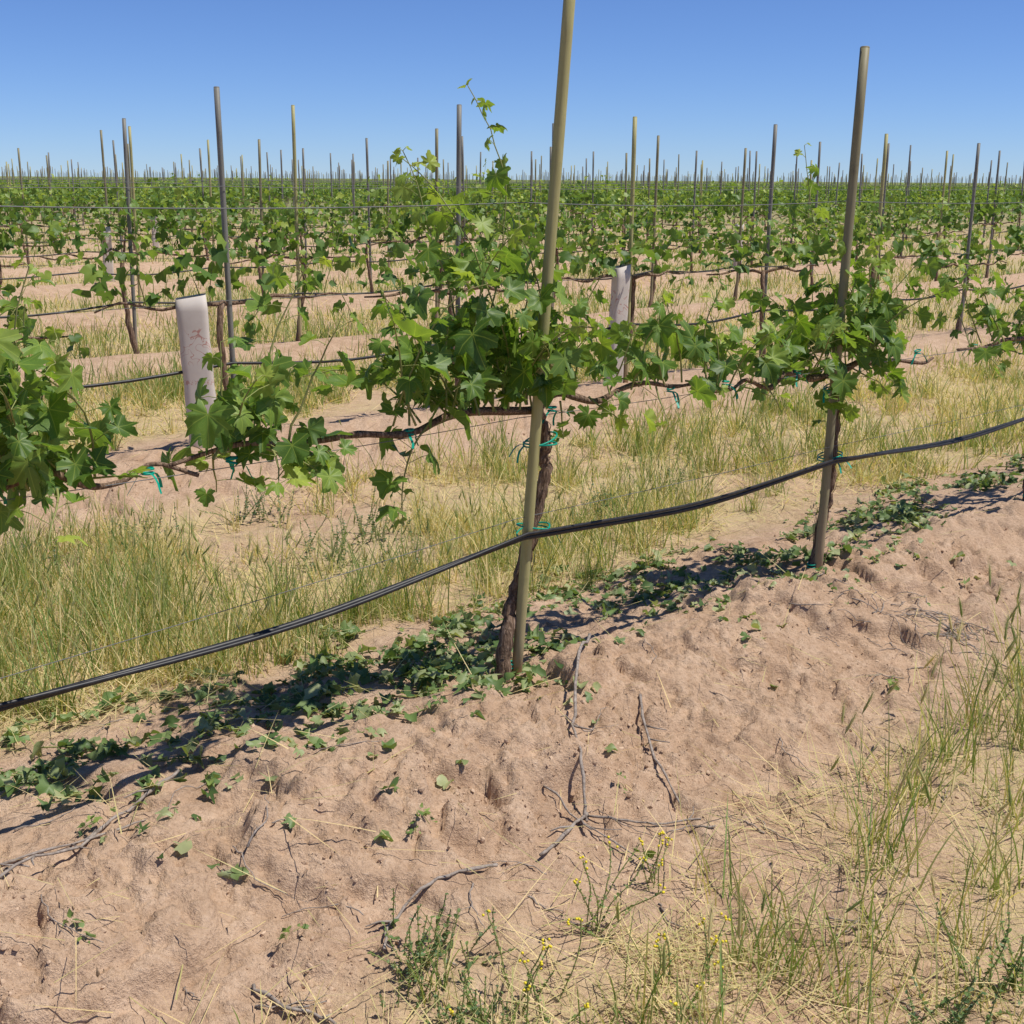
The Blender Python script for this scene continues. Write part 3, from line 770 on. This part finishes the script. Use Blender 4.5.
sp1_ = [(-.23, 3.68, .025, 16), (-.24, 3.02, .02, 16), (-1.07, 2.9, .025, 14), (-.83, 3.2, .015, 10), (-.51, 2.58, .015, 8), (.36, 3.05, .015, 8), (1.35, 4.2, .04, 12), (.35, 3.4, .012, 6), (-.95, 2.45, .02, 9), (-.1, 5.0, .1, 14)]
add_obj('weed_sprouts', ground_leaves(sp1_, .026, LT_LO, 'weed_sprouts', m_weed, .03, .6, tint=(.4, 1), step=.006, narrow=(.4, .8)))
def weed(name, cx, cy, rad, hgt, n, lsz, tint, flower=0):
    r = np.random.default_rng(int(abs(cx * 1000 + cy * 77))); A = Acc(); st = []; fl = []
    for i in range(n):
        az = r.uniform(0, 6.28); ln = abs(r.normal()) * .5; h = hgt * r.uniform(.4, 1.1)
        b = np.array([cx + r.normal() * rad * .4, cy + r.normal() * rad * .4, 0]); b[2] = BZ(b[0], b[1])
        d = np.array([math.cos(az) * math.sin(ln), math.sin(az) * math.sin(ln), math.cos(ln)]); pts = [b]
        m_ = int(h / .014) + 2
        for j in range(m_):
            d = d + r.normal(size=3) * .08; d /= np.linalg.norm(d); p = pts[-1] + d * .014; pts.append(p)
            a = r.uniform(0, 6.28); tip = np.array([math.cos(a), math.sin(a), r.uniform(-.2, .9)])
            A.leaf(p, tip, np.array([0, 0, 1.]) + r.normal(size=3) * .4, lsz * r.uniform(.5, 1.1) * (1 - .5 * j / m_), r.uniform(*tint))
        st.append(tube(pts, .0015, 4, tint=.8, m=1, cap=False))
        if flower and r.random() < flower: fl.append(pts[-1])
    ch = leaves_chunk(A.p, A.t, A.n, A.s, A.c, (LT_LO[0] * np.array([.5, 1, 1]), LT_LO[1]), r)
    chs = [ch] + st
    if fl:
        fl = np.repeat(np.array(fl), 4, 0) + r.normal(size=(len(fl) * 4, 3)) * .006
        chs.append(bake(ico * .0038, [icof], randrot(len(fl), r), fl, 2))
    return add_obj(name, make_mesh(name, chs, [m_weed, m_stem, m_flower]))
weed('broadleaf_weed', -.17, 2.60, .12, .10, 30, .024, (.1, .6))
weed('broadleaf_weed', -.10, 2.36, .12, .09, 28, .022, (.1, .6))
weed('broadleaf_weed', -.22, 2.45, .08, .07, 14, .020, (.1, .6))
weed('flowering_weed', .22, 2.72, .06, .22, 9, .018, (.4, .9), .8)
weed('flowering_weed', .38, 2.95, .05, .12, 6, .016, (.4, .9), .9)
weed('flowering_weed', .05, 2.42, .10, .18, 12, .018, (.4, .9), .8)
weed('flowering_weed', .42, 2.5, .10, .18, 9, .018, (.4, .9), .8)
weed('broadleaf_weed', .95, 2.32, .08, .2, 14, .026, (.1, .5))
weed('broadleaf_weed', 1.15, 2.5, .08, .2, 14, .026, (.3, .8))
for (a, b) in ((-.55, 5.75), (-.75, 6.3), (-1.4, 6.6), (.4, 6.6), (-1.9, 6.1), (-2.3, 5.6), (.9, 7.3), (-.9, 5.8)):
    weed('broadleaf_weed', a, b, .22, .22, 22, .028, (-.1, .3))

# ------------------------------------------------------------------ twigs
tw = []
def twig(pts, r0=.0055, r1=.003, lift=.008, seed=0, side=2):
    r = np.random.default_rng(seed)
    p = smooth_path([(a, b, 0) for a, b in pts], 6)
    p[:, :2] += r.normal(size=(len(p), 2)) * .003
    z = H(p[:, 0], p[:, 1])
    zp = np.pad(z, 2, 'edge'); zm = np.max(np.stack([zp[i:i + len(z)] for i in range(5)]), 0)
    z = np.convolve(np.pad(zm, 1, 'edge'), np.ones(3) / 3, 'valid')
    p[:, 2] = z + r0 * .8
    tw.append(tube(p, np.linspace(r0, r1, len(p)) * (1 + .15 * r.normal(size=len(p))), 6, .15, rs=seed))
    for s in range(side):
        i = r.integers(2, len(p) - 1); a = math.atan2(*(p[i] - p[i - 1])[[1, 0]]) + r.choice([-1, 1]) * r.uniform(.4, 1.)
        L = r.uniform(.03, .09); q = [p[i], p[i] + np.array([math.cos(a), math.sin(a), .1]) * L * .5, p[i] + np.array([math.cos(a + .2), math.sin(a + .2), .05]) * L]
        tw.append(tube(q, [r1, r1 * .8, r1 * .5], 4))
twig([(.29, 4.36), (.235, 4.0), (.2, 3.62), (.215, 3.28), (.22, 3.22)], .006, .0045, .012, 1)
twig([(.22, 3.25), (.15, 3.13), (.085, 3.02)], .006, .0045, .012, 2)
twig([(.43, 3.92), (.446, 3.62), (.5, 3.32)], .005, .0035, .01, 3)
twig([(-.94, 3.24), (-1.02, 3.02), (-1.08, 2.82), (-1.2, 2.52)], .005, .0035, .012, 4)
twig([(-.03, 2.92), (-.18, 2.83), (-.285, 2.7), (-.29, 2.58)], .005, .0035, .01, 5)
twig([(-.58, 2.45), (-.48, 2.38), (-.37, 2.34)], .005, .0035, .01, 6)
twig([(.22, 3.25), (.36, 3.21), (.55, 3.25)], .004, .0025, .01, 7)
twig([(-1.25, 2.75), (-1.08, 2.84), (-.95, 2.95)], .004, .0025, .01, 8)
twig([(.1, 3.3), (.2, 3.2), (.4, 3.0)], .0035, .002, .01, 9)
tr = np.random.default_rng(77)
for i in range(130):
    if i < 60: cx, cy = 1.75 + tr.normal() * .22, 4.72 + tr.normal() * .16
    else: cx, cy, _d = [float(v_[0]) for v_ in sample(1, 2.2, 5.5, 24)]
    a = tr.uniform(0, 6.28); L = tr.uniform(.06, .24)
    twig([(cx, cy), (cx + math.cos(a) * L * .5, cy + math.sin(a) * L * .5), (cx + math.cos(a + .3) * L, cy + math.sin(a + .3) * L)], tr.uniform(.0015, .003), .001, 0, 100 + i, 1)
add_obj('pruned_canes', make_mesh('pruned_canes', tw, [m_twig]))

# ------------------------------------------------------------------ light, sky, camera
AZX, AZY, EL = .92, -.1, math.radians(64)
sd = Vector((AZX, AZY, 0)).normalized() * math.cos(EL) + Vector((0, 0, math.sin(EL)))
L = bpy.data.lights.new('sun', 'SUN'); L.energy = 5.0; L.angle = math.radians(.53); L.color = (1, .96, .89)
lo = bpy.data.objects.new('sun', L); scene.collection.objects.link(lo)
lo.rotation_euler = sd.to_track_quat('Z', 'Y').to_euler()
wld = bpy.data.worlds.new('World'); scene.world = wld; wld.use_nodes = True
nt = wld.node_tree; bg = nt.nodes['Background']
sky = nt.nodes.new('ShaderNodeTexSky'); sky.sky_type = 'NISHITA'; sky.sun_disc = False
sky.sun_elevation = EL; sky.sun_rotation = math.atan2(sd.x, sd.y)
sky.altitude = 1200; sky.air_density = .8; sky.dust_density = 0.0; sky.ozone_density = 2.5
tintn = mixc(nt, 1., sky.outputs[0], (.74, .95, 1.40), 'MULTIPLY')
nt.links.new(tintn, bg.inputs[0]); bg.inputs[1].default_value = .083

cd = bpy.data.cameras.new('camera'); co = bpy.data.objects.new('camera', cd); scene.collection.objects.link(co)
cd.sensor_width = 36; cd.lens = 1250 / 1024 * 36; cd.clip_end = 12000; cd.clip_start = .05
camz = BZ(.02, 4.04) + 1.65
M = Matrix.Rotation(math.radians(90 - 14.9), 4, 'X') @ Matrix.Rotation(math.radians(.4), 4, 'Z')
co.matrix_world = Matrix.Translation((0, 0, camz)) @ M
scene.camera = co
print('camz', camz)
